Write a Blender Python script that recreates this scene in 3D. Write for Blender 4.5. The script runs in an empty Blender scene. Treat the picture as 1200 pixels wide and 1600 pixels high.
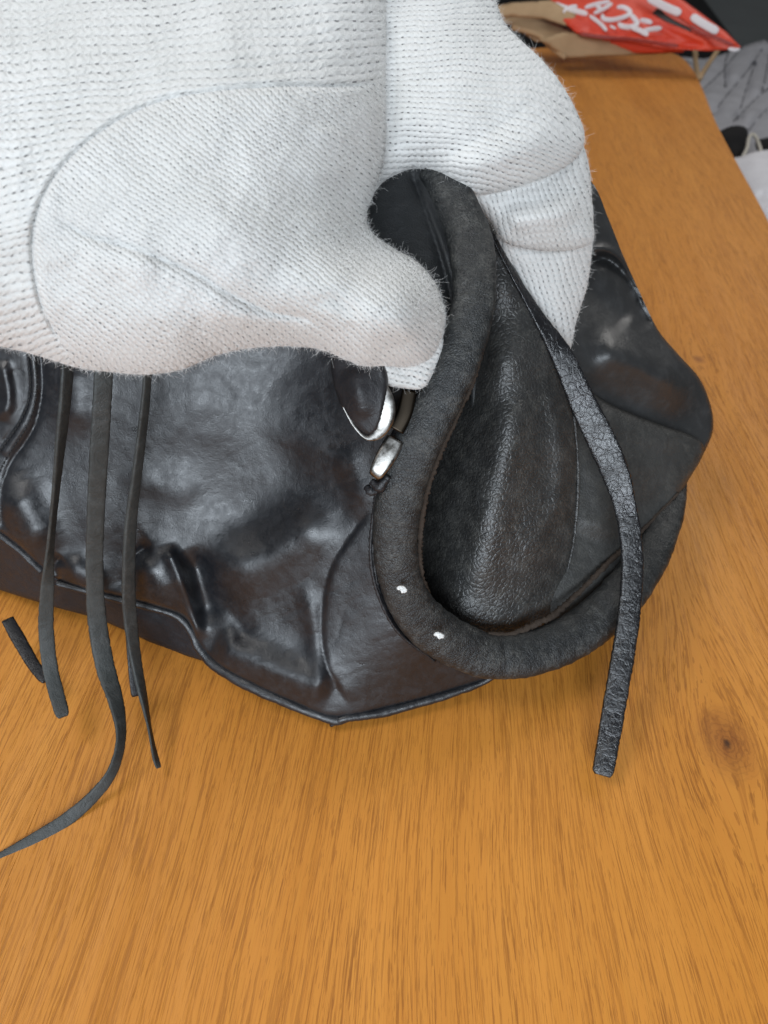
import bpy, bmesh, math, random
import numpy as np
from mathutils import Vector, Matrix
from mathutils.geometry import delaunay_2d_cdt

random.seed(7)
rng = np.random.default_rng(7)
scene = bpy.context.scene
COL = scene.collection

# ------------------------------------------------------------------ camera
CAM_H, FPX, CX, CY = 0.30, 1100.0, 600.0, 800.0
cam_d = bpy.data.cameras.new('camera')
cam = bpy.data.objects.new('camera', cam_d)
COL.objects.link(cam)
cam.location = (0, 0, CAM_H)
cam.rotation_euler = (math.radians(45), 0, 0)
cam_d.sensor_fit = 'VERTICAL'
cam_d.sensor_height = 24.0
cam_d.sensor_width = 18.0
cam_d.lens = FPX / 1600 * 24
cam_d.clip_start = 0.01
cam_d.clip_end = 60
cam_d.dof.use_dof = True
cam_d.dof.focus_distance = 0.275
cam_d.dof.aperture_fstop = 9.0
scene.camera = cam

# ------------------------------------------------------------------ world, lamps, exposure
world = bpy.data.worlds.new('World')
scene.world = world
world.use_nodes = True
bg = world.node_tree.nodes['Background']
bg.inputs[0].default_value = (0.94, 0.97, 1.0, 1)
bg.inputs[1].default_value = 0.13

def area(name, loc, target, sx, sy, power, color):
    l = bpy.data.lights.new(name, 'AREA')
    l.shape = 'RECTANGLE'
    l.size, l.size_y = sx, sy
    l.energy = power
    l.color = color
    o = bpy.data.objects.new(name, l)
    COL.objects.link(o)
    o.location = loc
    d = Vector(target) - Vector(loc)
    o.rotation_euler = d.to_track_quat('-Z', 'Y').to_euler()
    return o

area('window_lamp', (-0.9, 0.30, 1.45), (0.0, 0.25, 0.0), 0.9, 0.7, 13.0, (1.0, 0.985, 0.96))
area('skylight_lamp', (-0.15, -1.12, 0.72), (0.0, 0.25, 0.05), 1.0, 0.6, 27.0, (0.82, 0.91, 1.0))
area('room_lamp', (1.2, 1.7, 1.6), (0.2, 0.6, 0), 0.9, 0.9, 13.0, (1.0, 0.97, 0.93))

vs = scene.view_settings
vs.view_transform = 'Standard'
vs.look = 'None'
vs.exposure = 0.0
vs.gamma = 1.0
vs.use_curve_mapping = False

# ------------------------------------------------------------------ geometry helpers
S45 = math.sqrt(0.5)

def P(x, y, d):
    """point at depth d (metres along the view axis) seen at x, y of the 1200x1600 frame"""
    cx = (x - CX) / FPX * d
    cy = -(y - CY) / FPX * d
    return np.array([cx, (cy + d) * S45, (cy - d) * S45 + CAM_H])

def Pv(xy, d):
    cx = (xy[:, 0] - CX) / FPX * d
    cy = -(xy[:, 1] - CY) / FPX * d
    return np.stack([cx, (cy + d) * S45, (cy - d) * S45 + CAM_H], 1)

def plane_depth(y, z=0.0):
    return (CAM_H - z) / (S45 * (1 + (y - CY) / FPX))

def T(x, y, z=0.0):
    return P(x, y, plane_depth(y, z))

def spline(pts, n=12, closed=False):
    """Catmull-Rom through points of any dimension"""
    p = np.array(pts, float)
    m = len(p)
    out = []
    rngi = range(m if closed else m - 1)
    for i in rngi:
        if closed:
            a, b, c, d = p[(i - 1) % m], p[i], p[(i + 1) % m], p[(i + 2) % m]
        else:
            b, c = p[i], p[i + 1]
            a = p[i - 1] if i > 0 else 2 * b - c
            d = p[i + 2] if i + 2 < m else 2 * c - b
        t = np.linspace(0, 1, n, endpoint=False)[:, None]
        out.append(0.5 * ((2 * b) + (c - a) * t + (2 * a - 5 * b + 4 * c - d) * t ** 2 + (3 * b - a - 3 * c + d) * t ** 3))
    if not closed:
        out.append(p[-1:])
    return np.concatenate(out)

def resample(p, step):
    seg = np.linalg.norm(np.diff(p[:, :2], axis=0), axis=1)
    s = np.concatenate([[0], np.cumsum(seg)])
    n = max(2, int(round(s[-1] / step)) + 1)
    q = np.linspace(0, s[-1], n)
    return np.stack([np.interp(q, s, p[:, k]) for k in range(p.shape[1])], 1)

def seg_dist(q, poly, closed=False):
    """distance of points q to a polyline, the signed side, and the parameter 0..1 along it"""
    a = poly
    b = np.roll(poly, -1, 0) if closed else poly[1:]
    a = a if closed else poly[:-1]
    best = np.full(len(q), 1e9)
    side = np.zeros(len(q))
    par = np.zeros(len(q))
    L = np.linalg.norm(b - a, axis=1)
    cum = np.concatenate([[0], np.cumsum(L)])
    tot = max(cum[-1], 1e-9)
    for i in range(len(a)):
        if L[i] < 1e-9:
            continue
        u = (b[i] - a[i]) / L[i]
        w = q - a[i]
        t = np.clip(w @ u, 0, L[i])
        r = w - t[:, None] * u
        dd = np.einsum('ij,ij->i', r, r)
        m = dd < best
        best[m] = dd[m]
        side[m] = np.sign(u[0] * w[m, 1] - u[1] * w[m, 0])
        par[m] = (cum[i] + t[m]) / tot
    return np.sqrt(best), side, par

def inside(q, poly):
    x, y = q[:, 0], q[:, 1]
    c = np.zeros(len(q), bool)
    j = len(poly) - 1
    for i in range(len(poly)):
        xi, yi = poly[i]
        xj, yj = poly[j]
        m = ((yi > y) != (yj > y))
        if yi != yj:
            c ^= m & (x < (xj - xi) * (y - yi) / (yj - yi) + xi)
        j = i
    return c

class TPS:
    def __init__(self, ctr, lam=1e-4):
        c = np.array(ctr, float)
        self.p = c[:, :2] / 300.0
        n = len(c)
        K = self.k(self.p, self.p) + lam * np.eye(n)
        A = np.zeros((n + 3, n + 3))
        A[:n, :n] = K
        A[:n, n] = 1
        A[:n, n + 1:] = self.p
        A[n:, :n] = A[:n, n:].T
        b = np.zeros(n + 3)
        b[:n] = c[:, 2]
        self.w = np.linalg.solve(A, b)
    @staticmethod
    def k(a, b):
        r2 = ((a[:, None] - b[None]) ** 2).sum(2)
        return 0.5 * r2 * np.log(r2 + 1e-12)
    def __call__(self, q):
        q = q / 300.0
        n = len(self.p)
        return self.k(q, self.p) @ self.w[:n] + self.w[n] + q @ self.w[n + 1:]

def fbm(xy, scale, octaves=3, seed=0):
    """smooth value noise, -1..1"""
    r = np.random.default_rng(seed)
    tab = r.random((64, 64)) * 2 - 1
    out = np.zeros(len(xy))
    amp, tot = 1.0, 0.0
    for o in range(octaves):
        p = xy / (scale / 2 ** o) + 17.3 * o
        i = np.floor(p).astype(int)
        f = p - i
        f = f * f * (3 - 2 * f)
        x0, y0 = i[:, 0] % 64, i[:, 1] % 64
        x1, y1 = (x0 + 1) % 64, (y0 + 1) % 64
        v = (tab[x0, y0] * (1 - f[:, 0]) * (1 - f[:, 1]) + tab[x1, y0] * f[:, 0] * (1 - f[:, 1])
             + tab[x0, y1] * (1 - f[:, 0]) * f[:, 1] + tab[x1, y1] * f[:, 0] * f[:, 1])
        out += amp * v
        tot += amp
        amp *= 0.5
    return out / tot

def wrinkles(xy, wk):
    # (scale, amp, seed) rolling; (scale, amp, seed, stretch, angle) sharp creases drawn out along an angle
    if len(wk) == 3:
        return wk[1] * fbm(xy, wk[0], 3, wk[2])
    a = math.radians(wk[4])
    q = np.stack([(xy[:, 0] * math.cos(a) + xy[:, 1] * math.sin(a)) / wk[3], -xy[:, 0] * math.sin(a) + xy[:, 1] * math.cos(a)], 1)
    q = q + np.stack([fbm(xy, wk[0] * 2, 2, wk[2] + 5), fbm(xy, wk[0] * 2, 2, wk[2] + 6)], 1) * wk[0] * 0.5
    m = np.clip(fbm(xy, wk[0] * 4, 2, wk[2] + 9) * 2 + 0.4, 0, 1)
    return -wk[1] * m * np.exp(-np.abs(fbm(q, wk[0], 2, wk[2])) / 0.10)

def apply_folds(xy, folds):
    """height towards the viewer (m) of a list of folds
    (kind, pts, width, amp[, taper]) kinds: ridge gauss, crease sharp, step (raised on the right side of the path)"""
    h = np.zeros(len(xy))
    for f in folds:
        kind, pts, w, amp = f[:4]
        tp = f[4] if len(f) > 4 else 0.25
        c = spline(pts, 8) if len(pts) > 2 else np.array(pts, float)
        d, s, t = seg_dist(xy, c)
        env = np.ones(len(xy))
        if tp > 0:
            env = np.clip(np.minimum(t, 1 - t) / tp, 0, 1)
            env = env * env * (3 - 2 * env)
        if kind == 'ridge':
            h += amp * env * np.exp(-(d / w) ** 2)
        elif kind == 'crease':
            h += amp * env * np.exp(-d / w)
        elif kind == 'step':
            W = w * 6
            h += amp * env * np.tanh(s * d / w) * np.exp(-(d / W) ** 2)
        elif kind == 'bump':
            h += amp * np.exp(-(d / w) ** 2)
    return h

def new_obj(name, me, mats, parent=None):
    o = bpy.data.objects.new(name, me)
    COL.objects.link(o)
    for m in (mats if isinstance(mats, (list, tuple)) else [mats]):
        me.materials.append(m)
    if parent is not None:
        o.parent = parent
        o.matrix_parent_inverse = parent.matrix_basis.inverted()
    return o

def mesh_from(name, V, F, mats, parent=None, smooth=True, uv=None, fmat=None):
    me = bpy.data.meshes.new(name)
    me.from_pydata([tuple(v) for v in V], [], [tuple(int(i) for i in f) for f in F])
    if uv is not None:
        l = me.uv_layers.new(name='UVMap')
        l.data.foreach_set('uv', np.asarray(uv, np.float32).ravel())
    if smooth:
        me.polygons.foreach_set('use_smooth', np.ones(len(me.polygons), bool))
    if fmat is not None:
        me.polygons.foreach_set('material_index', np.asarray(fmat, np.int32))
    me.update()
    return new_obj(name, me, mats, parent)

def triangulate(outline, step, closed_spline=True, n=10):
    o = spline(outline, n, True) if closed_spline else np.array(outline, float)
    o = resample(np.vstack([o, o[:1]]), step * 0.7)[:-1]
    lo, hi = o.min(0), o.max(0)
    gx = np.arange(lo[0], hi[0], step)
    gy = np.arange(lo[1], hi[1], step * 0.866)
    X, Y = np.meshgrid(gx, gy)
    X[1::2] += step / 2
    g = np.stack([X.ravel(), Y.ravel()], 1)
    g = g[inside(g, o)]
    d, _, _ = seg_dist(g, o, True)
    g = g[d > step * 0.55]
    pts = np.vstack([o, g])
    m = len(o)
    r = delaunay_2d_cdt([Vector(p) for p in pts], [(i, (i + 1) % m) for i in range(m)], [], 0, 1e-4)
    V = np.array([tuple(v) for v in r[0]])
    F = np.array([f for f in r[2] if len(f) == 3])
    cen = V[F].mean(1)
    F = F[inside(cen, o)]
    # counter orientation: image y runs down, front faces look to the camera
    a, b, c = V[F[:, 0]], V[F[:, 1]], V[F[:, 2]]
    cr = (b[:, 0] - a[:, 0]) * (c[:, 1] - a[:, 1]) - (b[:, 1] - a[:, 1]) * (c[:, 0] - a[:, 0])
    F[cr > 0] = F[cr > 0][:, ::-1]
    dist, _, _ = seg_dist(V, o, True)
    on = dist < 1e-3
    return V, F, dist, on, o

def edge_loop(F):
    e = {}
    for f in F:
        for i in range(3):
            a, b = int(f[i]), int(f[(i + 1) % 3])
            if (b, a) in e:
                del e[(b, a)]
            else:
                e[(a, b)] = 1
    return list(e.keys())

def puff(outline, ctr, step, R, rz, folds=(), back=None, wrinkle=(), flat=0.0, spl=True, lam=1e-4):
    """closed cushion-like body: a front given by depths ctr rounded off over R px at its outline by rz metres, and a back"""
    V, F, dist, on, o = triangulate(outline, step, spl)
    d = TPS(ctr, lam)(V)
    t = np.clip(dist / R, 0, 1)
    prof = np.sqrt(np.clip(1 - (1 - t) ** 2, 0, 1))
    h = apply_folds(V, folds)
    for wk in wrinkle:
        h += wrinkles(V, wk)
    edge_fade = np.clip(dist / (R * 0.5), 0, 1)
    front = Pv(V, d - rz * prof - h * edge_fade)
    if back is None:
        backp = Pv(V, d + rz * prof + flat * prof)
    else:
        backp = back(V, d, dist, prof)
    n = len(V)
    W = np.vstack([front, backp])
    idx = np.arange(n) + n
    idx[on] = np.arange(n)[on]
    F2 = idx[F[:, ::-1]]
    keep = (F2[:, 0] != F2[:, 1]) & (F2[:, 1] != F2[:, 2]) & (F2[:, 0] != F2[:, 2])
    tri_on = on[F].all(1)
    F2 = F2[~tri_on[:] & keep]
    FF = np.vstack([F, F2])
    px = np.vstack([V, V])
    return W, FF, px, len(F)

def compact(W, F, *extra):
    used = np.unique(F)
    m = np.full(len(W), -1)
    m[used] = np.arange(len(used))
    return (W[used], m[F]) + tuple(e[used] for e in extra)

def leather_uv(px, F, k=1 / 100.0):
    return (px[F] * k).reshape(-1, 2)

def sheet(name, outline, ctr, step, mat, parent, folds=(), thick=0.0013, edge=6, wrinkle=(), spl=True, back=None):
    W, F, px, nf = puff(outline, ctr, step, edge, thick, folds, back, wrinkle, 0.0, spl)
    W, F, px = compact(W, F, px)
    return mesh_from(name, W, F, mat, parent, uv=leather_uv(px, F))

def tube(name, path, mat, parent, aspect=0.5, ring=14, step=4, power=2.0, rough=0.0, seed=1, cap=True, tilt=0.0, pucker=0.0, soft_end=False):
    """sweep along (x, y, depth, half width px[, tilt]) points; section is a superellipse, flat side to the viewer turned by tilt (rad)"""
    p = spline(path, 10)
    p = resample(p, step)
    n = len(p)
    cen = np.array([P(a[0], a[1], a[2]) for a in p])
    if soft_end:
        p[-1, 3] *= 0.72
        p[-2, 3] *= 0.93
    tang = np.gradient(cen, axis=0)
    tang /= np.linalg.norm(tang, axis=1)[:, None]
    view = np.array([0, 0, CAM_H]) - cen
    view /= np.linalg.norm(view, axis=1)[:, None]
    side = np.cross(tang, view)
    side /= np.linalg.norm(side, axis=1)[:, None]
    up = np.cross(side, tang)
    w = p[:, 3] * p[:, 2] / FPX
    tl = p[:, 4] if p.shape[1] > 4 else np.full(n, tilt)
    s2 = side * np.cos(tl)[:, None] + up * np.sin(tl)[:, None]
    u2 = -side * np.sin(tl)[:, None] + up * np.cos(tl)[:, None]
    th = np.linspace(0, 2 * math.pi, ring, endpoint=False)
    c, s = np.cos(th), np.sin(th)
    cx = np.sign(c) * np.abs(c) ** (2 / power)
    sx = np.sign(s) * np.abs(s) ** (2 / power)
    asp = aspect(np.linspace(0, 1, n)) if callable(aspect) else np.full(n, aspect)
    r = np.random.default_rng(seed)
    V = []
    arc = np.concatenate([[0], np.cumsum(np.linalg.norm(np.diff(cen, axis=0), axis=1))])
    for i in range(n):
        nz = 1 + rough * (r.random(ring) - 0.5)
        if pucker:
            qq = np.stack([np.full(ring, arc[i] * 5000), np.abs(th - math.pi) * 22], 1)
            nz = nz * (1 + pucker * fbm(qq, 34, 3, seed + 3) + 0.5 * pucker * fbm(qq * np.array([1, 0.3]), 9, 2, seed + 4))
        V.append(cen[i] + np.outer(cx * nz, s2[i]) * w[i] + np.outer(sx * nz, u2[i]) * w[i] * asp[i])
    V = np.vstack(V)
    F, uv = [], []
    for i in range(n - 1):
        for k in range(ring):
            k2 = (k + 1) % ring
            F.append((i * ring + k, i * ring + k2, (i + 1) * ring + k2, (i + 1) * ring + k))
            u0, u1 = arc[i] * 40, arc[i + 1] * 40
            uv += [(u0, k * .05), (u0, (k + 1) * .05), (u1, (k + 1) * .05), (u1, k * .05)]
    if cap:
        F.append(tuple(range(ring))[::-1])
        uv += [(0, 0)] * ring
        F.append(tuple((n - 1) * ring + k for k in range(ring)))
        uv += [(0, 0)] * ring
    o = mesh_from(name, V, F, mat, parent, uv=uv)
    if cap:
        me = o.data
        sm = np.ones(len(me.polygons), bool)
        sm[-2:] = False
        me.polygons.foreach_set('use_smooth', sm)
    return o

def empty(name, loc, label, cat, group=None):
    o = bpy.data.objects.new(name, None)
    o.empty_display_size = 0.02
    COL.objects.link(o)
    o.location = loc
    o.matrix_basis = Matrix.Translation(Vector(loc))
    o['label'] = label
    o['category'] = cat
    if group:
        o['group'] = group
    return o

def tag(o, label, cat, group=None):
    o['label'] = label
    o['category'] = cat
    if group:
        o['group'] = group
    return o

# ------------------------------------------------------------------ materials
class NT:
    def __init__(self, name):
        self.m = bpy.data.materials.new(name)
        self.m.use_nodes = True
        self.t = self.m.node_tree
        self.b = self.t.nodes['Principled BSDF']
    def n(self, kind, **kw):
        nd = self.t.nodes.new(kind)
        ins = kw.pop('ins', {})
        for k, v in kw.items():
            setattr(nd, k, v)
        for k, v in ins.items():
            if isinstance(v, bpy.types.NodeSocket):
                self.t.links.new(v, nd.inputs[k])
            else:
                nd.inputs[k].default_value = v
        return nd
    def link(self, a, b):
        self.t.links.new(a, b)
    def math(self, op, a, b=0.0, c=None, clamp=False):
        ins = {0: a, 1: b}
        if c is not None:
            ins[2] = c
        return self.n('ShaderNodeMath', operation=op, use_clamp=clamp, ins=ins).outputs[0]
    def noise(self, vec, scale, detail=3, rough=0.5, dist=0.0):
        return self.n('ShaderNodeTexNoise', ins={'Vector': vec, 'Scale': scale, 'Detail': detail, 'Roughness': rough, 'Distortion': dist}).outputs[0]
    def ramp(self, f, stops):
        r = self.n('ShaderNodeValToRGB', ins={0: f})
        e = r.color_ramp.elements
        while len(e) < len(stops):
            e.new(0.5)
        for i, (p, c) in enumerate(stops):
            e[i].position = p
            e[i].color = (*c, 1) if len(c) == 3 else c
        return r.outputs[0]
    def mix(self, f, a, b, mode='MIX'):
        nd = self.n('ShaderNodeMix', data_type='RGBA', blend_type=mode)
        for i, v in ((0, f), (6, a), (7, b)):
            if isinstance(v, bpy.types.NodeSocket):
                self.link(v, nd.inputs[i])
            else:
                nd.inputs[i].default_value = (*v, 1) if isinstance(v, tuple) and len(v) == 3 else v
        return nd.outputs[2]
    def maprange(self, v, a, b, c, d):
        return self.n('ShaderNodeMapRange', ins={0: v, 1: a, 2: b, 3: c, 4: d}).outputs[0]
    def bump(self, h, strength, dist, normal=None):
        ins = {'Height': h, 'Strength': strength, 'Distance': dist}
        if normal is not None:
            ins['Normal'] = normal
        return self.n('ShaderNodeBump', ins=ins).outputs[0]
    def out(self, **kw):
        for k, v in kw.items():
            k = k.replace('_', ' ')
            if isinstance(v, bpy.types.NodeSocket):
                self.link(v, self.b.inputs[k])
            else:
                self.b.inputs[k].default_value = v
        return self.m

def leather(name, base, rough, grain=1400, grain_str=0.25, spec=0.5, wear=None, streak=0.0, coat=0.0, fine=0.0003, wr=0.5, cw=0.22, mids=140, rv=1.0):
    t = NT(name)
    co = t.n('ShaderNodeTexCoord').outputs['Object']
    big = t.noise(co, 22, 4, 0.6)
    mid = t.noise(co, mids, 5, 0.65, 0.4)
    vor = t.n('ShaderNodeTexVoronoi', feature='DISTANCE_TO_EDGE', ins={'Vector': co, 'Scale': grain, 'Randomness': 1.0}).outputs[0]
    cell = t.math('MINIMUM', vor, cw)
    fib = t.noise(co, 3200, 3, 0.7)
    col = t.mix(t.maprange(big, 0.3, 0.7, 0, 1), tuple(c * 0.75 for c in base), tuple(c * 1.3 for c in base))
    col = t.mix(t.maprange(mid, 0.5, 0.75, 0, 0.6), col, tuple(c * 1.7 + 0.004 for c in base))
    if wear is not None:
        w = t.math('MULTIPLY', t.maprange(t.noise(co, 130, 6, 0.8), 0.46, 0.66, 0, 1), t.maprange(t.noise(co, 1100, 4, 0.75), 0.40, 0.62, 0, 1))
        col = t.mix(w, col, wear)
    r = t.maprange(mid, 0.25, 0.75, rough - 0.09 * rv, rough + 0.13 * rv)
    r = t.math('ADD', r, t.maprange(big, 0.3, 0.7, -0.05, 0.06))
    n1 = t.bump(t.math('ADD', t.math('MULTIPLY', mid, 0.7), t.math('MULTIPLY', big, 0.4)), wr, 0.0022)
    n2 = t.bump(cell, grain_str, fine * 2.2, n1)
    n3 = t.bump(fib, 0.22, fine, n2)
    return t.out(Base_Color=col, Roughness=r, Normal=n3, Specular_IOR_Level=spec, Coat_Weight=coat)

M_front = leather('black_leather', (0.0085, 0.0096, 0.0122), 0.36, 1300, 0.16, 0.70, wr=0.17, mids=230, rv=1.3)
M_rim = leather('worn_rim_leather', (0.0105, 0.0118, 0.0124), 0.40, 900, 0.34, 0.55, wear=(0.085, 0.084, 0.077), fine=0.0008, mids=260)
M_gusset = leather('matt_gusset_leather', (0.015, 0.0175, 0.022), 0.50, 1300, 0.2, 0.3, wr=0.3, mids=230)
M_flap = leather('shaded_flap_leather', (0.014, 0.015, 0.016), 0.55, 900, 0.3, 0.4, fine=0.0006)  # dark colour stands for the shade the flap lies in
M_inner = leather('pebbled_lining_leather', (0.030, 0.0298, 0.029), 0.34, 430, 0.55, 0.75, wear=(0.10, 0.097, 0.088), fine=0.0007)
M_fold = leather('fold_leather', (0.036, 0.036, 0.0345), 0.43, 600, 0.22, 0.55, wear=(0.075, 0.073, 0.066), fine=0.0006)
M_back = leather('soft_back_leather', (0.028, 0.0285, 0.029), 0.37, 1500, 0.12, 0.62, wr=0.2)
M_lace = leather('lace_leather', (0.040, 0.044, 0.043), 0.52, 1200, 0.3, 0.4, wear=(0.07, 0.072, 0.070))
M_strap = leather('cracked_strap_leather', (0.006, 0.0064, 0.008), 0.25, 330, 0.6, 0.8, fine=0.0006, cw=0.10, wr=0.65)
M_edge = leather('raw_leather_edge', (0.042, 0.031, 0.024), 0.8, 900, 0.5, 0.2)
M_dark = leather('dark_piping_leather', (0.012, 0.012, 0.014), 0.42, 1300, 0.2, 0.5)
M_thread = NT('black_thread').out(Base_Color=(0.012, 0.012, 0.013, 1), Roughness=0.7)

t = NT('aged_nickel')
co = t.n('ShaderNodeTexCoord').outputs['Object']
nz = t.noise(co, 500, 4, 0.6)
M_metal = t.out(Base_Color=t.ramp(nz, [(0.3, (0.17, 0.16, 0.145)), (0.65, (0.33, 0.32, 0.305))]), Metallic=1.0,
                Roughness=t.maprange(nz, 0.3, 0.7, 0.25, 0.42), Normal=t.bump(nz, 0.15, 0.0003))

M_bronze = NT('dark_bronze').out(Base_Color=(0.035, 0.028, 0.021, 1), Metallic=1.0, Roughness=0.38)
t = NT('white_scuff')
co = t.n('ShaderNodeTexCoord').outputs['Object']
M_scuff = t.out(Base_Color=t.ramp(t.noise(co, 1500, 4, 0.7), [(0.35, (0.35, 0.35, 0.34)), (0.55, (0.8, 0.8, 0.78))]), Roughness=0.8)

def glove_material():
    t = NT('white_knit_cotton')
    uv = t.n('ShaderNodeUVMap', uv_map='UVMap').outputs[0]
    co = t.n('ShaderNodeTexCoord').outputs['Object']
    wob = t.n('ShaderNodeTexNoise', ins={'Vector': uv, 'Scale': 0.10, 'Detail': 3.0}).outputs['Color']
    wob2 = t.n('ShaderNodeTexNoise', ins={'Vector': uv, 'Scale': 0.7, 'Detail': 2.0}).outputs['Color']
    a = t.n('ShaderNodeVectorMath', operation='MULTIPLY_ADD', ins={0: wob, 1: (2.6, 2.6, 0), 2: uv}).outputs[0]
    a = t.n('ShaderNodeVectorMath', operation='MULTIPLY_ADD', ins={0: wob2, 1: (0.42, 0.5, 0), 2: a}).outputs[0]
    sp = t.n('ShaderNodeSeparateXYZ', ins={0: a})
    u, v = sp.outputs[0], sp.outputs[1]
    # ribs across v (one per unit), stitches along u
    fv = t.math('FRACT', v)
    rib = t.math('ABSOLUTE', t.math('SUBTRACT', fv, 0.5))            # 0 at rib centre .. 0.5 in the gap
    gap = t.maprange(rib, 0.30, 0.5, 0, 1)
    su = t.math('SINE', t.math('MULTIPLY', t.math('ADD', u, t.math('MULTIPLY', rib, 0.9)), 2 * math.pi))
    hole = t.math('MULTIPLY', t.maprange(rib, 0.33, 0.44, 0, 1), t.maprange(su, -0.1, 0.55, 0, 1))
    rnd = t.n('ShaderNodeTexNoise', ins={'Vector': uv, 'Scale': 0.9, 'Detail': 2.0}).outputs[0]
    area_m = t.maprange(t.noise(uv, 0.085, 3, 0.6), 0.36, 0.56, 0.30, 1.0)
    hole = t.math('MULTIPLY', hole, t.math('MULTIPLY', area_m, t.maprange(rnd, 0.36, 0.6, 0.1, 1.0)))
    fib = t.noise(co, 2600, 4, 0.75, 0.6)
    dirt = t.noise(co, 30, 4, 0.6)
    col = t.mix(t.maprange(dirt, 0.35, 0.7, 0, 1), (0.69, 0.685, 0.67), (0.61, 0.605, 0.585))
    col = t.mix(t.math('MULTIPLY', gap, t.math('MULTIPLY', area_m, 0.45)), col, (0.50, 0.49, 0.48))
    col = t.mix(t.math('MULTIPLY', hole, 0.95), col, (0.10, 0.097, 0.095))
    h = t.math('ADD', t.math('MULTIPLY', t.math('COSINE', t.math('MULTIPLY', rib, math.pi)), 1.0), t.math('MULTIPLY', su, 0.22))
    h = t.math('SUBTRACT', h, t.math('MULTIPLY', hole, 0.8))
    n1 = t.bump(h, 0.42, 0.0010)
    n2 = t.bump(fib, 0.35, 0.0006, n1)
    return t.out(Base_Color=col, Roughness=0.95, Normal=n2, Specular_IOR_Level=0.1, Sheen_Weight=0.35, Sheen_Roughness=0.5,
                 Subsurface_Weight=0.0)

M_glove = glove_material()
t = NT('glove_fibre')
M_fuzz = t.out(Base_Color=(0.83, 0.82, 0.80, 1), Roughness=0.9, Specular_IOR_Level=0.1)

KNOT = T(1128, 1160)
KNOT2 = T(1107, 563)
GRAIN_YAW = math.radians(-4.2)

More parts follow.
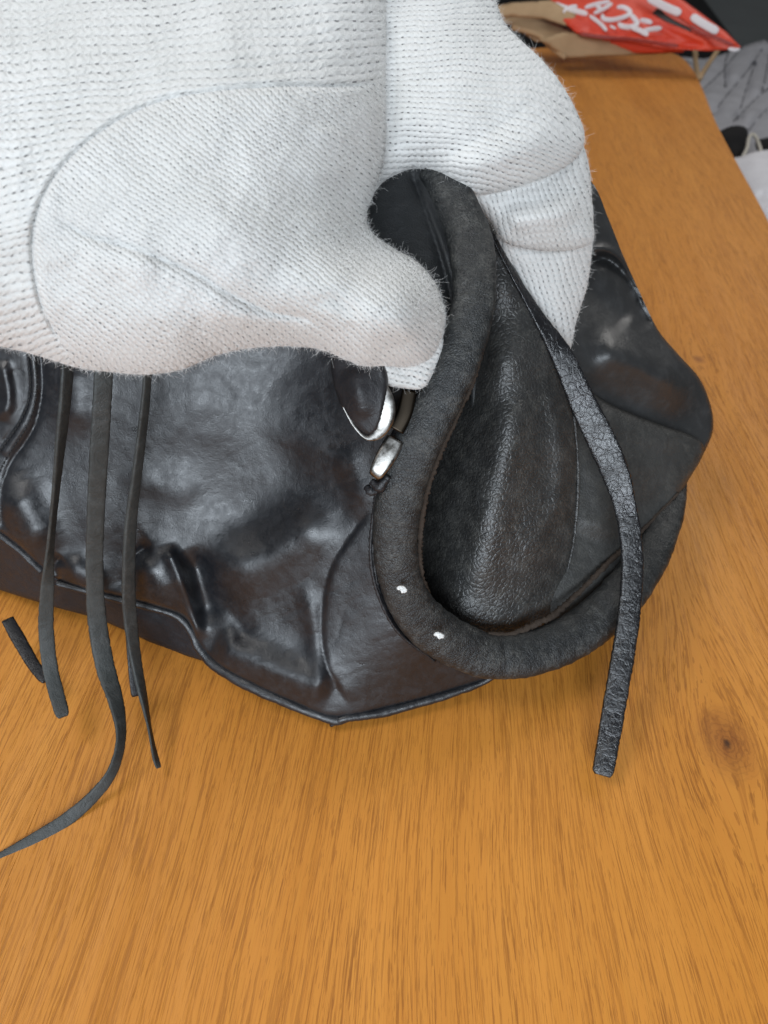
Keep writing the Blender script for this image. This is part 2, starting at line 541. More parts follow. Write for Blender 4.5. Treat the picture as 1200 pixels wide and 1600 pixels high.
def oak_material():
    t = NT('honey_oak')
    co = t.n('ShaderNodeTexCoord').outputs['Object']
    info = t.n('ShaderNodeObjectInfo').outputs['Random']
    rot = t.n('ShaderNodeVectorRotate', rotation_type='Z_AXIS', ins={'Vector': co, 'Angle': -GRAIN_YAW}).outputs[0]
    sp = t.n('ShaderNodeSeparateXYZ', ins={0: rot})
    x, y = sp.outputs[0], sp.outputs[1]
    def rotp(p):
        c, s = math.cos(-GRAIN_YAW), math.sin(-GRAIN_YAW)
        return p[0] * c - p[1] * s, p[0] * s + p[1] * c
    # slow waver of the grain lines
    wv = t.n('ShaderNodeCombineXYZ', ins={0: t.math('MULTIPLY', x, 5), 1: t.math('MULTIPLY', y, 3.2), 2: t.math('MULTIPLY', info, 9)}).outputs[0]
    x1 = t.math('ADD', x, t.math('MULTIPLY', t.math('SUBTRACT', t.noise(wv, 1, 2), 0.5), 0.035))
    rr = []
    for (kp, s, sy, k) in ((KNOT, 0.042, 0.085, 0.9), (KNOT2, 0.022, 0.05, 0.85)):
        kx, ky = rotp(kp)
        dx = t.math('SUBTRACT', x1, kx)
        dy = t.math('SUBTRACT', y, ky)
        r2 = t.math('ADD', t.math('POWER', t.math('DIVIDE', dx, s), 2), t.math('POWER', t.math('DIVIDE', dy, sy), 2))
        g = t.math('POWER', 2.718, t.math('MULTIPLY', r2, -1))
        x1 = t.math('ADD', kx, t.math('MULTIPLY', dx, t.math('SUBTRACT', 1, t.math('MULTIPLY', g, k))))
        r = t.math('SQRT', t.math('ADD', t.math('POWER', t.math('MULTIPLY', dx, 1.0), 2), t.math('POWER', t.math('MULTIPLY', dy, 0.75), 2)))
        rr.append(t.math('ADD', r, t.math('MULTIPLY', t.math('SUBTRACT', t.noise(co, 150, 3, 0.6), 0.5), 0.006)))
    def vec(sx, sy, seed=0.0):
        return t.n('ShaderNodeCombineXYZ', ins={0: t.math('MULTIPLY', x1, sx), 1: t.math('MULTIPLY', y, sy), 2: t.math('ADD', t.math('MULTIPLY', info, 7), seed)}).outputs[0]
    broad = t.noise(vec(26, 1.5), 1, 4, 0.6)
    mid = t.noise(vec(150, 5, 3), 1, 4, 0.62)
    pore = t.noise(vec(1250, 38, 5), 1, 3, 0.6)
    fine = t.noise(vec(1500, 60, 8), 1, 2, 0.5)
    col = t.mix(t.maprange(broad, 0.3, 0.7, 0, 1), (0.53, 0.198, 0.025), (0.69, 0.290, 0.052))
    col = t.mix(t.maprange(mid, 0.40, 0.72, 0, 0.22), col, (0.43, 0.155, 0.014))
    col = t.mix(t.maprange(fine, 0.4, 0.75, 0, 0.30), col, (0.62, 0.29, 0.042))
    ln = t.noise(vec(430, 5.0, 11), 1, 3, 0.55)
    ln = t.maprange(t.math('ABSOLUTE', t.math('SUBTRACT', ln, 0.5)), 0.006, 0.022, 1, 0)
    ln2 = t.noise(vec(620, 8.0, 15), 1, 2, 0.5)
    ln2 = t.maprange(t.math('ABSOLUTE', t.math('SUBTRACT', ln2, 0.52)), 0.006, 0.022, 1, 0)
    ln = t.math('MAXIMUM', ln, ln2)
    ln = t.math('MULTIPLY', ln, t.maprange(t.noise(vec(60, 14, 13), 1, 3, 0.6), 0.38, 0.6, 0.1, 1))
    col = t.mix(t.math('MULTIPLY', ln, 0.56), col, (0.25, 0.078, 0.009))
    col = t.mix(t.maprange(info, 0, 1, 0, 0.25), col, (0.42, 0.15, 0.02))
    pm = t.math('MULTIPLY', t.maprange(pore, 0.55, 0.60, 0, 1), t.maprange(mid, 0.3, 0.6, 0.45, 1))
    col = t.mix(t.math('MULTIPLY', pm, 0.55), col, (0.19, 0.058, 0.008))
    spk = t.maprange(t.noise(vec(2300, 130, 21), 1, 2, 0.5), 0.60, 0.64, 0, 1)
    col = t.mix(t.math('MULTIPLY', spk, 0.45), col, (0.20, 0.062, 0.009))
    blot = t.noise(co, 9, 3, 0.5)
    col = t.mix(t.maprange(blot, 0.35, 0.7, 0, 0.35), col, (0.56, 0.215, 0.026))
    # knots
    for r, sz in ((rr[0], 1.0), (rr[1], 0.32)):
        halo = t.maprange(r, 0.004 * sz, 0.0165 * sz, 1, 0)
        col = t.mix(t.math('MULTIPLY', halo, 0.7), col, (0.27, 0.088, 0.016))
        ring = t.math('SINE', t.math('MULTIPLY', t.math('ADD', r, t.math('MULTIPLY', t.noise(co, 320, 3, 0.6), 0.004)), 2900 / sz))
        col = t.mix(t.math('MULTIPLY', t.math('MULTIPLY', halo, t.maprange(ring, 0.1, 1, 0, 1)), 0.35), col, (0.11, 0.033, 0.008))
        core = t.maprange(r, 0.0002 * sz, 0.0026 * sz, 1, 0)
        col = t.mix(t.math('MULTIPLY', core, 0.9), col, (0.035, 0.014, 0.007))
    hgt = t.math('SUBTRACT', t.math('MULTIPLY', fine, 0.3), t.math('MULTIPLY', pm, 1.0))
    return t.out(Base_Color=col, Roughness=t.maprange(mid, 0.3, 0.7, 0.48, 0.60), Normal=t.bump(hgt, 0.35, 0.0003), Specular_IOR_Level=0.3)

M_oak = oak_material()

def fabric(name, c1, c2, scale=500, rough=0.9, bs=0.3):
    t = NT(name)
    co = t.n('ShaderNodeTexCoord').outputs['Object']
    a = t.noise(co, scale, 4, 0.6)
    b = t.noise(co, scale / 25, 3, 0.5)
    return t.out(Base_Color=t.mix(t.maprange(t.math('ADD', a, b), 0.7, 1.3, 0, 1), c1, c2), Roughness=rough,
                 Normal=t.bump(a, bs, 0.001), Specular_IOR_Level=0.2)

M_floor = fabric('grey_floor', (0.19, 0.205, 0.205), (0.24, 0.255, 0.255), 60, 0.7, 0.1)
M_rug = fabric('charcoal_rug', (0.016, 0.016, 0.017), (0.035, 0.035, 0.036), 300, 0.95, 0.6)
M_quilt = fabric('grey_quilt', (0.30, 0.30, 0.32), (0.40, 0.40, 0.43), 400)
M_seam = fabric('charcoal_seam', (0.045, 0.045, 0.05), (0.07, 0.07, 0.075), 900)
M_whitecloth = fabric('white_fleece', (0.66, 0.66, 0.70), (0.78, 0.78, 0.82), 700, 0.95, 0.6)
M_blackcloth = fabric('black_felt', (0.008, 0.008, 0.009), (0.02, 0.019, 0.019), 500, 0.95, 0.5)
M_cream = fabric('cream_cord', (0.45, 0.42, 0.36), (0.6, 0.57, 0.5), 900)
M_darkwood = fabric('dark_stained_wood', (0.02, 0.018, 0.017), (0.04, 0.036, 0.033), 60, 0.6, 0.1)

def paper(name, c1, c2, rough=0.75):
    t = NT(name)
    co = t.n('ShaderNodeTexCoord').outputs['Object']
    a = t.noise(co, 25, 5, 0.6)
    f = t.noise(co, 900, 3, 0.6)
    return t.out(Base_Color=t.mix(t.maprange(a, 0.3, 0.7, 0, 1), c1, c2), Roughness=rough, Normal=t.bump(t.math('ADD', t.math('MULTIPLY', a, 2), t.math('MULTIPLY', f, 0.1)), 0.3, 0.003))
M_kraft = paper('kraft_paper', (0.36, 0.235, 0.125), (0.46, 0.31, 0.175))
M_red = paper('red_print', (0.62, 0.040, 0.018), (0.75, 0.075, 0.03), 0.5)
M_darkred = paper('dark_red_print_and_shade', (0.25, 0.02, 0.012), (0.36, 0.03, 0.016), 0.5)
M_whiteink = paper('white_print', (0.74, 0.70, 0.72), (0.82, 0.78, 0.80), 0.6)
M_blackink = paper('black_print', (0.018, 0.014, 0.013), (0.035, 0.025, 0.023), 0.5)

# ------------------------------------------------------------------ floor, rug
def slab(name, pts2, z0, z1, mat, parent=None, bevel=0.0):
    bm = bmesh.new()
    vs_ = [bm.verts.new((p[0], p[1], z1)) for p in pts2]
    f = bm.faces.new(vs_)
    if f.normal.z < 0 or f.calc_area() and (f.normal_update() or f.normal.z < 0):
        f.normal_flip()
    r = bmesh.ops.extrude_face_region(bm, geom=[f])
    for v in [g for g in r['geom'] if isinstance(g, bmesh.types.BMVert)]:
        v.co.z = z0
    bmesh.ops.recalc_face_normals(bm, faces=bm.faces)
    if bevel > 0:
        ed = [e for e in bm.edges if all(abs(v.co.z - z1) < 1e-6 for v in e.verts)]
        bmesh.ops.bevel(bm, geom=ed, offset=bevel, segments=4, profile=0.5, affect='EDGES')
    me = bpy.data.meshes.new(name)
    bm.to_mesh(me)
    bm.free()
    return new_obj(name, me, mat, parent)

FLOOR_Z = -0.74
fl = slab('floor', [(-6, -4), (8, -4), (8, 14), (-6, 14)], FLOOR_Z - 0.1, FLOOR_Z, M_floor)
fl['kind'] = 'structure'
ra = T(1150, 66, FLOOR_Z + 0.012)
rb = T(1101, 0, FLOOR_Z + 0.012)
rd = (rb - ra) / np.linalg.norm(rb - ra)
r0 = ra - rd * 3.0
r1 = ra + rd * 4.0
rug = slab('rug', [(r0[0], r0[1]), (r1[0], r1[1]), (r1[0] - 4.2, r1[1]), (r0[0] - 4.2, r0[1])], FLOOR_Z + 0.002, FLOOR_Z + 0.012, M_rug)
tag(rug, 'charcoal rug on the grey floor beyond the far end of the table', 'rug')

# ------------------------------------------------------------------ table
table = empty('table', (0.0, 0.5, FLOOR_Z), 'honey coloured oak table with a brown knot and a curved edge', 'table')
edge_px = [(1330, 640), (1262, 480), (1200, 345), (1150, 252), (1118, 190), (1098, 140), (1082, 108), (1062, 88), (1030, 76)]
edge_w = spline([T(*p)[:2] for p in edge_px], 6)
jd = np.array([math.sin(-GRAIN_YAW), math.cos(GRAIN_YAW)])
j0 = T(62, 1255)[:2]
near, far = j0 - jd * 0.32, j0 + jd * 1.25
farpt = edge_w[-1]
top1 = [tuple(near + np.array([0.62, 0.0]))] + [tuple(p) for p in edge_w] + [tuple(farpt + np.array([-0.12, 0.03])), tuple(far + np.array([0.00002, 0])), tuple(near + np.array([0.00002, 0]))]
pl = slab('plank', top1, -0.026, 0.0, M_oak, table, 0.00012)
W2 = 0.14
for k in range(3):
    a = near - np.array([W2 * k + 0.00002, 0])
    b = far - np.array([W2 * k + 0.00002, 0])
    slab('plank', [tuple(a), tuple(b), tuple(b - np.array([W2 - 0.00004, 0])), tuple(a - np.array([W2 - 0.00004, 0]))], -0.026, 0.0, M_oak, table, 0.00012)
for p in ((0.28, -0.02), (-0.35, -0.02), (0.25, 1.15), (-0.35, 1.15)):
    slab('leg', [(p[0], p[1]), (p[0] + 0.06, p[1]), (p[0] + 0.06, p[1] + 0.06), (p[0], p[1] + 0.06)], FLOOR_Z, -0.026, M_oak, table, 0.003)

# ------------------------------------------------------------------ leather bag
bag = empty('leather_bag', tuple(T(450, 1000)), 'black leather bag with its mouth held open by the gloved hand', 'bag')

def bag_back(push, zmin=0.004):
    def f(V, d, dist, prof):
        A = Pv(V, d)
        t = np.clip(dist / 160.0, 0, 1)
        pr = np.sqrt(np.clip(1 - (1 - t) ** 2, 0, 1))
        A[:, 1] += push * pr
        A[:, 2] -= 0.3 * push * pr
        A[:, 2] = np.maximum(A[:, 2], zmin)
        return A
    return f

front_outline = [(-90, 470), (100, 465), (300, 460), (520, 460), (640, 465), (672, 520), (670, 595), (638, 690), (604, 780), (592, 870), (606, 945), (650, 1005),
                 (720, 1042), (762, 1060), (700, 1082), (610, 1106), (525, 1122), (455, 1098), (385, 1066), (335, 1036), (308, 1006), (288, 966), (232, 945),
                 (170, 930), (105, 912), (66, 890), (32, 858), (0, 834), (-90, 775)]
front_ctr = [(-90, 470, .290), (-90, 650, .308), (-90, 780, .316), (0, 560, .298), (0, 700, .311), (0, 834, .320), (66, 890, .326), (170, 930, .330), (288, 966, .331),
             (308, 1006, .334), (385, 1066, .328), (525, 1122, .322), (610, 1106, .326), (762, 1060, .332), (150, 700, .307), (150, 830, .318), (300, 460, .290), (300, 600, .298),
             (300, 800, .314), (300, 900, .322), (450, 580, .297), (450, 760, .307), (430, 900, .316), (450, 1020, .322), (560, 640, .286), (600, 560, .280), (690, 470, .262), (690, 590, .268),
             (640, 690, .280), (592, 870, .297), (650, 1005, .312), (560, 980, .310), (540, 800, .301), (530, 1080, .318)]
FW = ((260, 0.0030, 3), (75, 0.0005, 5), (22, 0.00018, 8), (40, 0.0003, 14, 5.0, -35), (26, 0.00015, 15, 5.0, -20))
front_folds = [
    ('ridge', [(258, 850), (282, 900), (300, 960), (312, 1004)], 13, 0.0050, 0.15),
    ('ridge', [(296, 850), (318, 920), (335, 985)], 20, -0.0060, 0.3),
    ('bump', [(236, 895), (256, 915)], 36, 0.0085),
    ('crease', [(203, 925), (201, 895), (211, 868), (240, 850)], 11, -0.0075, 0.2),
    ('ridge', [(330, 1008), (400, 1034), (470, 1062), (520, 1086)], 30, 0.0058, 0.15),
    ('ridge', [(474, 900), (490, 980), (497, 1040), (502, 1090)], 14, 0.0022, 0.3),
    ('step', [(575, 800), (520, 880), (503, 960), (511, 1040), (545, 1105)], 5, -0.0008, 0.08),
    ('crease', [(575, 800), (520, 880), (503, 960), (511, 1040), (545, 1105)], 4, -0.0014, 0.08),
    ('bump', [(385, 885), (430, 860), (470, 835)], 42, 0.0062),
    ('ridge', [(235, 690), (300, 650), (390, 615)], 50, 0.0012, 0.3),
    ('ridge', [(330, 850), (410, 780), (500, 690)], 70, -0.0036, 0.3),
    ('bump', [(115, 600), (120, 640)], 34, 0.0040),
    ('ridge', [(180, 740), (260, 760), (330, 770)], 26, 0.0015, 0.3),
    ('bump', [(30, 790), (50, 830)], 36, 0.0070),
    ('crease', [(62, 540), (66, 610), (52, 670), (18, 722), (2, 770), (4, 830)], 4, -0.0022, 0.05),
    ('ridge', [(48, 540), (52, 610), (38, 660), (4, 712)], 7, 0.0010, 0.05),
    ('crease', [(41, 540), (46, 610), (30, 655), (-4, 704)], 3, -0.0010, 0.05),
    ('ridge', [(0, 560), (12, 620), (0, 660)], 12, 0.0030, 0.2),
    ('crease', [(90, 905), (84, 885), (96, 870)], 8, -0.0040, 0.1),
    ('bump', [(118, 893), (140, 905)], 24, 0.0060),
    ('ridge', [(330, 910), (370, 970), (390, 1020)], 16, -0.0022, 0.3),
    ('ridge', [(540, 690), (560, 760), (585, 800)], 22, 0.0020, 0.3),
]
front = sheet('front_panel', front_outline, front_ctr, 3.6, M_front, bag, front_folds, 0.003, 9,
              wrinkle=FW, back=bag_back(0.10))

gusset_outline = [(-90, 760), (0, 826), (64, 884), (100, 906), (170, 925), (240, 942), (290, 960), (318, 1010), (336, 1036), (318, 1033), (250, 1010), (160, 970), (80, 947), (0, 922), (-90, 892)]
gusset_ctr = [(-90, 760, .320), (0, 826, .326), (100, 906, .335), (240, 942, .338), (336, 1036, .338), (318, 1033, .345), (160, 970, .360), (0, 922, .374), (-90, 892, .380), (200, 960, .343), (40, 895, .346)]
sheet('bottom_gusset', gusset_outline, gusset_ctr, 3.6, M_gusset, bag,
      [('bump', [(215, 975), (250, 985)], 18, 0.002), ('ridge', [(100, 925), (180, 950), (280, 985)], 10, 0.0012)], 0.003, 12,
      wrinkle=((70, 0.0024, 13), (26, 0.0006, 14)), back=bag_back(0.06))

# welt along the lower seam, following the panel edge
_ft = TPS(front_ctr)
def welt(pts, mat, asp, lift=0.001):
    q = np.array(pts, float)
    tube('piping', [(x, y, float(d) - lift, w) for (x, y, w), d in zip(q, _ft(q[:, :2]))], mat, bag, asp, 14, 3, 2.0, pucker=0.16, seed=int(q[0, 0]) % 97 + 2)
welt([(-90, 776, 6), (0, 836, 6), (34, 862, 6), (66, 893, 6)], M_dark, 0.6)
welt([(88, 911, 5), (170, 932, 6), (232, 948, 6), (276, 962, 6), (297, 984, 6), (312, 1012, 8), (338, 1041, 9), (388, 1070, 9), (456, 1101, 8), (520, 1124, 8), (548, 1121, 6)], M_front, 0.8)
welt([(516, 1134, 2.5), (540, 1122, 6), (600, 1112, 8), (680, 1091, 7), (745, 1069, 6), (775, 1055, 4)], M_front, 0.8, 0.002)

# seam line stitches on the left panel edge: too small to pick apart singly
def stitches(name, path, d_of, parent, mat, pitch=7.0, ln=2.6, w=1.1):
    p = resample(spline(path, 10), pitch)
    V, F = [], []
    for i in range(len(p) - 1):
        a, b = p[i], p[i + 1]
        u = (b - a) / np.linalg.norm(b - a)
        n_ = np.array([-u[1], u[0]])
        c = (a + b) / 2
        for lift, kk in ((0.0, 1.0), (0.0006, 0.6)):
            for sx, sy in ((-1, -1), (1, -1), (1, 1), (-1, 1)):
                q = c + u * ln * sx * kk + n_ * w * sy * kk
                V.append(P(q[0], q[1], d_of(c) - lift - 0.0003))
        k = len(V) - 8
        F += [(k + 4, k + 5, k + 6, k + 7)] + [(k + j, k + (j + 1) % 4, k + 4 + (j + 1) % 4, k + 4 + j) for j in range(4)]
    o = mesh_from(name, V, F, mat, parent, smooth=False)
    o['kind'] = 'stuff'
    return o
_tps = TPS(front_ctr)
def front_depth(c):
    q = np.array([c[:2]])
    h = apply_folds(q, front_folds)
    for wk in FW:
        h += wrinkles(q, wk)
    return float((_tps(q) - 0.003 - h)[0])
stitches('stitching', [(53, 545), (57, 610), (44, 662), (10, 716), (-5, 745)], front_depth, bag, M_thread)
stitches('stitching', [(43, 545), (47, 610), (33, 656), (-2, 707)], front_depth, bag, M_thread)

# back shell of the bag: the side behind, going off to the right
back_outline = [(740, 330), (800, 240), (870, 235), (925, 285), (950, 340), (972, 395), (1000, 458), (1028, 515), (1062, 556), (1092, 590), (1110, 632), (1114, 672), (1098, 712),
                (1076, 750), (1040, 812), (1000, 868), (948, 925), (895, 972), (840, 1005), (780, 1010), (740, 960), (735, 700)]
back_ctr = [(740, 330, .315), (850, 240, .345), (925, 285, .362), (972, 395, .375), (1028, 515, .386), (1092, 590, .394), (1112, 660, .400), (1080, 745, .388), (985, 850, .368), (885, 958, .350),
            (800, 1000, .340), (740, 960, .336), (735, 700, .326), (860, 450, .350), (930, 560, .356), (1000, 570, .370), (1060, 600, .382), (930, 622, .364), (985, 650, .376), (1050, 674, .390),
            (930, 665, .358), (985, 694, .366), (1055, 712, .383), (900, 700, .350), (970, 760, .362), (900, 850, .349), (1030, 740, .376)]
back_folds = [
    ('bump', [(985, 555), (1035, 585)], 50, 0.0055),
    ('ridge', [(930, 545), (990, 560), (1060, 600)], 26, 0.0040, 0.2),
    ('crease', [(920, 402), (955, 408), (985, 440), (1012, 490), (1024, 512)], 8, -0.0127, 0.12),
    ('ridge', [(920, 388), (958, 396), (996, 440), (1020, 488)], 8, 0.0051, 0.15),
    ('ridge', [(905, 440), (940, 470), (985, 510)], 20, -0.0034, 0.2),
    ('ridge', [(905, 880), (960, 820), (1030, 760)], 20, 0.0034, 0.2),
]
sheet('back_panel', back_outline, back_ctr, 3.6, M_back, bag, back_folds, 0.003, 10,
      wrinkle=((110, 0.0020, 23), (34, 0.00015, 24)), back=bag_back(0.07))

sheet('back_fold', [(880, 596), (912, 606), (960, 635), (1032, 664), (1078, 680), (1098, 694), (1096, 716), (1076, 750), (1040, 812), (1000, 868), (948, 925), (895, 972), (860, 985), (850, 900), (870, 700)],
      [(880, 596, .346), (960, 635, .357), (1032, 664, .373), (1112, 690, .392), (1080, 748, .380), (1000, 868, .3585), (895, 972, .342), (860, 985, .341), (870, 700, .342), (970, 760, .3565), (1040, 712, .372), (930, 800, .350)],
      3.6, M_fold, bag, [('ridge', [(930, 650), (1000, 676), (1065, 698)], 20, 0.003, 0.2), ('ridge', [(985, 690), (960, 760), (925, 850)], 46, 0.0050, 0.2)], 0.0045, 16, wrinkle=((80, 0.0012, 27), (30, 0.0002, 28)))

# pebbled inner flap hanging inside the mouth
inner_outline = [(738, 318), (770, 352), (800, 410), (832, 470), (868, 545), (888, 610), (900, 690), (903, 770), (895, 850), (880, 915), (858, 968), (800, 1000), (740, 998), (690, 975), (640, 900),
                 (630, 800), (665, 690), (715, 580), (745, 470), (745, 380)]
inner_ctr = [(738, 318, .308), (770, 352, .309), (832, 470, .316), (785, 450, .309), (888, 610, .330), (903, 770, .338), (880, 915, .340), (858, 968, .338), (800, 1000, .333), (740, 998, .328), (690, 975, .328),
             (640, 900, .350), (630, 800, .356), (665, 690, .350), (715, 580, .342), (745, 470, .318), (738, 700, .320), (722, 800, .323), (712, 880, .327), (762, 600, .314), (780, 560, .308), (790, 700, .312), (770, 850, .317), (840, 700, .316), (840, 850, .322)]
inner_folds = [
    ('ridge', [(812, 600), (792, 700), (765, 800), (748, 880), (740, 950)], 34, 0.0055, 0.2),
    ('ridge', [(850, 580), (872, 660), (878, 740), (868, 830)], 16, 0.0034, 0.2),
    ('ridge', [(835, 620), (832, 720), (815, 830), (800, 940)], 24, -0.0010, 0.25),
]
sheet('inner_panel', inner_outline, inner_ctr, 3.4, M_inner, bag, inner_folds, 0.0022, 9, wrinkle=((80, 0.0010, 33), (26, 0.0004, 34)))
tube('panel_edge', [(872, 560, .3285, 2.2), (893, 625, .331, 2.6), (901, 700, .3345, 2.6), (903, 770, .336, 2.6), (895, 850, .338, 2.6), (879, 915, .339, 2.6), (858, 966, .336, 2.4)], M_inner, bag, 0.9, 8)

# outer pocket leather seen in the pinch, left of the rim
sheet('outer_flap', [(560, 250), (640, 240), (720, 260), (742, 310), (735, 400), (724, 480), (700, 560), (655, 640), (640, 600), (660, 500), (640, 420), (570, 400)],
      [(560, 250, .285), (720, 260, .285), (742, 310, .282), (724, 480, .276), (700, 560, .275), (655, 640, .277), (640, 420, .272), (570, 400, .278), (660, 320, .279)], 3.6, M_flap, bag,
      [('crease', [(640, 262), (672, 350), (694, 420), (706, 480), (708, 540)], 6, -0.0035, 0.1), ('ridge', [(655, 300), (690, 380), (712, 450)], 8, 0.0020, 0.2)], 0.0016, 8,
      wrinkle=((40, 0.0008, 41),))

# lining strip that joins the rolled mouth to the hanging inner panel
sa = [(700, 330, .286), (722, 450, .274), (705, 560, .271), (668, 650, .274), (640, 720, .279), (622, 800, .285), (624, 880, .294), (645, 945, .302), (690, 990, .311), (740, 1006, .319)]
sb = [(740, 335, .312), (747, 470, .323), (722, 580, .345), (680, 690, .353), (655, 760, .357), (645, 830, .357), (652, 900, .352), (685, 955, .342), (715, 985, .335), (745, 1000, .331)]
A_, B_ = spline(sa, 6), spline(sb, 6)
Vl, Fl = [], []
for i_ in range(len(A_)):
    pa, pb_ = P(*A_[i_]), P(*B_[i_])
    for k in range(6):
        Vl.append(pa + (pb_ - pa) * k / 5)
for i_ in range(len(A_) - 1):
    for k in range(5):
        Fl.append((i_ * 6 + k, i_ * 6 + k + 1, i_ * 6 + k + 7, i_ * 6 + k + 6))
lin = mesh_from('mouth_lining', Vl, Fl, M_inner, bag)
so = lin.modifiers.new('thickness', 'SOLIDIFY')
so.thickness = 0.0012

# rolled mouth binding
rim_path = [(680, 262, .281, 28), (710, 318, .277, 33), (735, 380, .271, 35), (741, 450, .266, 34), (731, 515, .264, 34), (709, 580, .264, 34), (677, 645, .267, 35), (645, 710, .271, 37), (624, 780, .277, 37), (617, 850, .284, 35),
            (628, 915, .291, 34), (658, 966, .299, 36), (706, 1003, .307, 37), (765, 1025, .313, 35), (830, 1020, .319, 35), (890, 997, .325, 35), (945, 957, .332, 35), (990, 907, .341, 33), (1024, 852, .353, 28), (1046, 800, .367, 22), (1060, 765, .380, 13), (1066, 745, .388, 6)]
rim = tube('mouth_rim', rim_path, M_rim, bag, lambda s: 0.54 + 0 * s, 36, 2.5, 2.15, pucker=0.05)
# raw cut edges and seam beside the roll
tube('raw_edge', [(760, 530, .268, 2), (738, 598, .2685, 3.5), (712, 655, .271, 4), (684, 716, .2755, 5), (666, 772, .2805, 5), (657, 825, .286, 5), (656, 878, .290, 4.5), (667, 925, .297, 4), (694, 966, .305, 3)],
     M_edge, bag, 0.8, 8, 3, rough=0.9, seed=3)
tube('raw_edge', [(762, 990, .3125, 3), (800, 990, .317, 4), (842, 972, .322, 5), (868, 958, .326, 5), (905, 925, .333, 4), (950, 880, .342, 4), (1000, 832, .354, 3), (1060, 770, .370, 2)],
     M_edge, bag, 0.8, 8, 3, rough=0.9, seed=4)
tube('seam_cord', [(676, 565, .274, 4), (652, 612, .271, 9), (626, 668, .273, 9), (598, 730, .276, 7), (586, 790, .280, 4), (579, 860, .286, 3), (588, 920, .292, 3), (620, 985, .300, 2.5), (680, 1034, .310, 2)],
     M_dark, bag, 0.9, 8, 3, rough=0.5, seed=5)
for (x, y, d, a) in ((628, 921, .2790, 0.5), (686, 993, .2915, 0.2)):
    tube('scuff', [(x - 8, y - 3 * a, d, 1.5), (x - 3, y - 2, d - .0003, 4), (x + 3, y + 1, d - .0003, 4.5), (x + 8, y + 4 * a, d, 2)], M_scuff, bag, 0.25, 10, 2, rough=0.7, seed=int(x))

# leather tab, ring and hook under the thumb
sheet('tab', [(518, 560), (540, 545), (590, 560), (606, 590), (600, 640), (590, 672), (572, 680), (545, 655), (524, 610)],
      [(518, 560, .262), (590, 560, .257), (604, 600, .258), (572, 680, .264), (530, 620, .264), (560, 610, .2575)], 3, M_dark, bag, [('ridge', [(548, 570), (556, 620), (570, 660)], 18, 0.0022)], 0.002, 8)
tube('clasp_ring', [(540, 640, .262, 3), (556, 668, .2625, 3.5), (575, 686, .263, 3.5), (592, 684, .2625, 4), (604, 664, .2615, 9, .3), (608, 630, .260, 12, .5), (602, 596, .2585, 9, .4), (590, 570, .258, 5, .2)] if False else
     [(536, 634, .2625, 2), (552, 664, .263, 2), (572, 684, .263, 3), (590, 677, .2620, 10), (602, 655, .2602, 14), (605, 628, .2588, 12), (600, 600, .2578, 4)], M_metal, bag, 0.35, 14, 3, 2.6)
tube('clasp_hook', [(640, 610, .2645, 12), (632, 645, .265, 13), (618, 672, .2655, 14)], M_bronze, bag, 0.3, 12, 3, 2.6)
tube('clasp_hook', [(618, 686, .2665, 15), (604, 712, .2665, 16), (590, 736, .267, 13), (584, 744, .268, 9)], M_metal, bag, 0.3, 12, 3, 3)
tube('lace_knot', [(580, 752, .2715, 5), (592, 762, .2705, 8), (598, 756, .270, 7), (607, 744, .2695, 5)], M_dark, bag, 0.8, 10, 2, rough=0.4, seed=9)
tube('lace_knot', [(572, 760, .2745, 5), (580, 768, .2735, 8), (590, 766, .2735, 5)], M_dark, bag, 0.8, 10, 2, rough=0.4, seed=10)

# laces: flat leather strips
def lace(path, mat, aspect=0.3, power=4.0, seed=1, label=None, ring=16):
    o = tube('lace', path, mat, bag, aspect, ring, 4, power, 0.09, seed, soft_end=True)
    if label:
        o['label'] = label
    return o
lace([(746, 318, .300, 4, 1.0), (764, 356, .300, 5, 1.0), (800, 425, .304, 7, .9), (841, 495, .309, 11, .7), (878, 556, .314, 17, .3), (911, 630, .318, 20, .08), (945, 700, .321, 22, 0), (966, 752, .321, 20, -.05),
      (976, 790, .321, 17, .1), (984, 830, .3205, 17, .3), (988, 880, .320, 17, .35), (984, 950, .318, 17, .3), (974, 1020, .315, 17.5, .25), (962, 1090, .311, 17.5, .2), (950, 1160, .306, 17, .15), (941, 1212, .302, 16, .1)],
     M_strap, 0.26, 5.0, 11, 'wide cracked strap crossing the mouth and hanging past the rim')
lace([(106, 540, .250, 11, .7), (104, 600, .254, 12, .9), (96, 680, .264, 12, 1.0), (86, 780, .280, 10, 1.15), (78, 860, .294, 9, 1.0), (74, 920, .305, 10, .3), (72, 980, .314, 11, .0), (78, 1040, .318, 11, .0), (90, 1090, .315, 11, .0), (99, 1120, .311, 10, .0)],
     M_lace, 0.3, 4.0, 12)
lace([(164, 540, .252, 14, .25), (160, 620, .259, 14, .2), (154, 720, .272, 14, .2), (149, 820, .288, 13, .15), (148, 900, .302, 13, .1), (152, 970, .314, 14, .1), (164, 1040, .318, 14, .2), (182, 1100, .312, 12, .5), (189, 1150, .306, 9, .7),
      (178, 1200, .301, 9, .6), (150, 1240, .298, 10, .4), (105, 1280, .294, 11, .2), (50, 1316, .289, 12, .1), (-10, 1350, .284, 12, .05), (-80, 1385, .277, 12, .0)], M_lace, 0.3, 4.0, 13)
lace([(232, 560, .254, 8, .9), (226, 640, .264, 9, .9), (214, 740, .278, 10, .9), (204, 820, .291, 11, .8), (201, 900, .303, 11, .6), (203, 960, .313, 11, .5), (212, 1030, .320, 10, .7), (224, 1090, .318, 9, 1.0), (234, 1140, .312, 6, 1.2), (242, 1180, .307, 6, .9), (248, 1200, .305, 5, .6)],
     M_lace, 0.35, 4.0, 14)
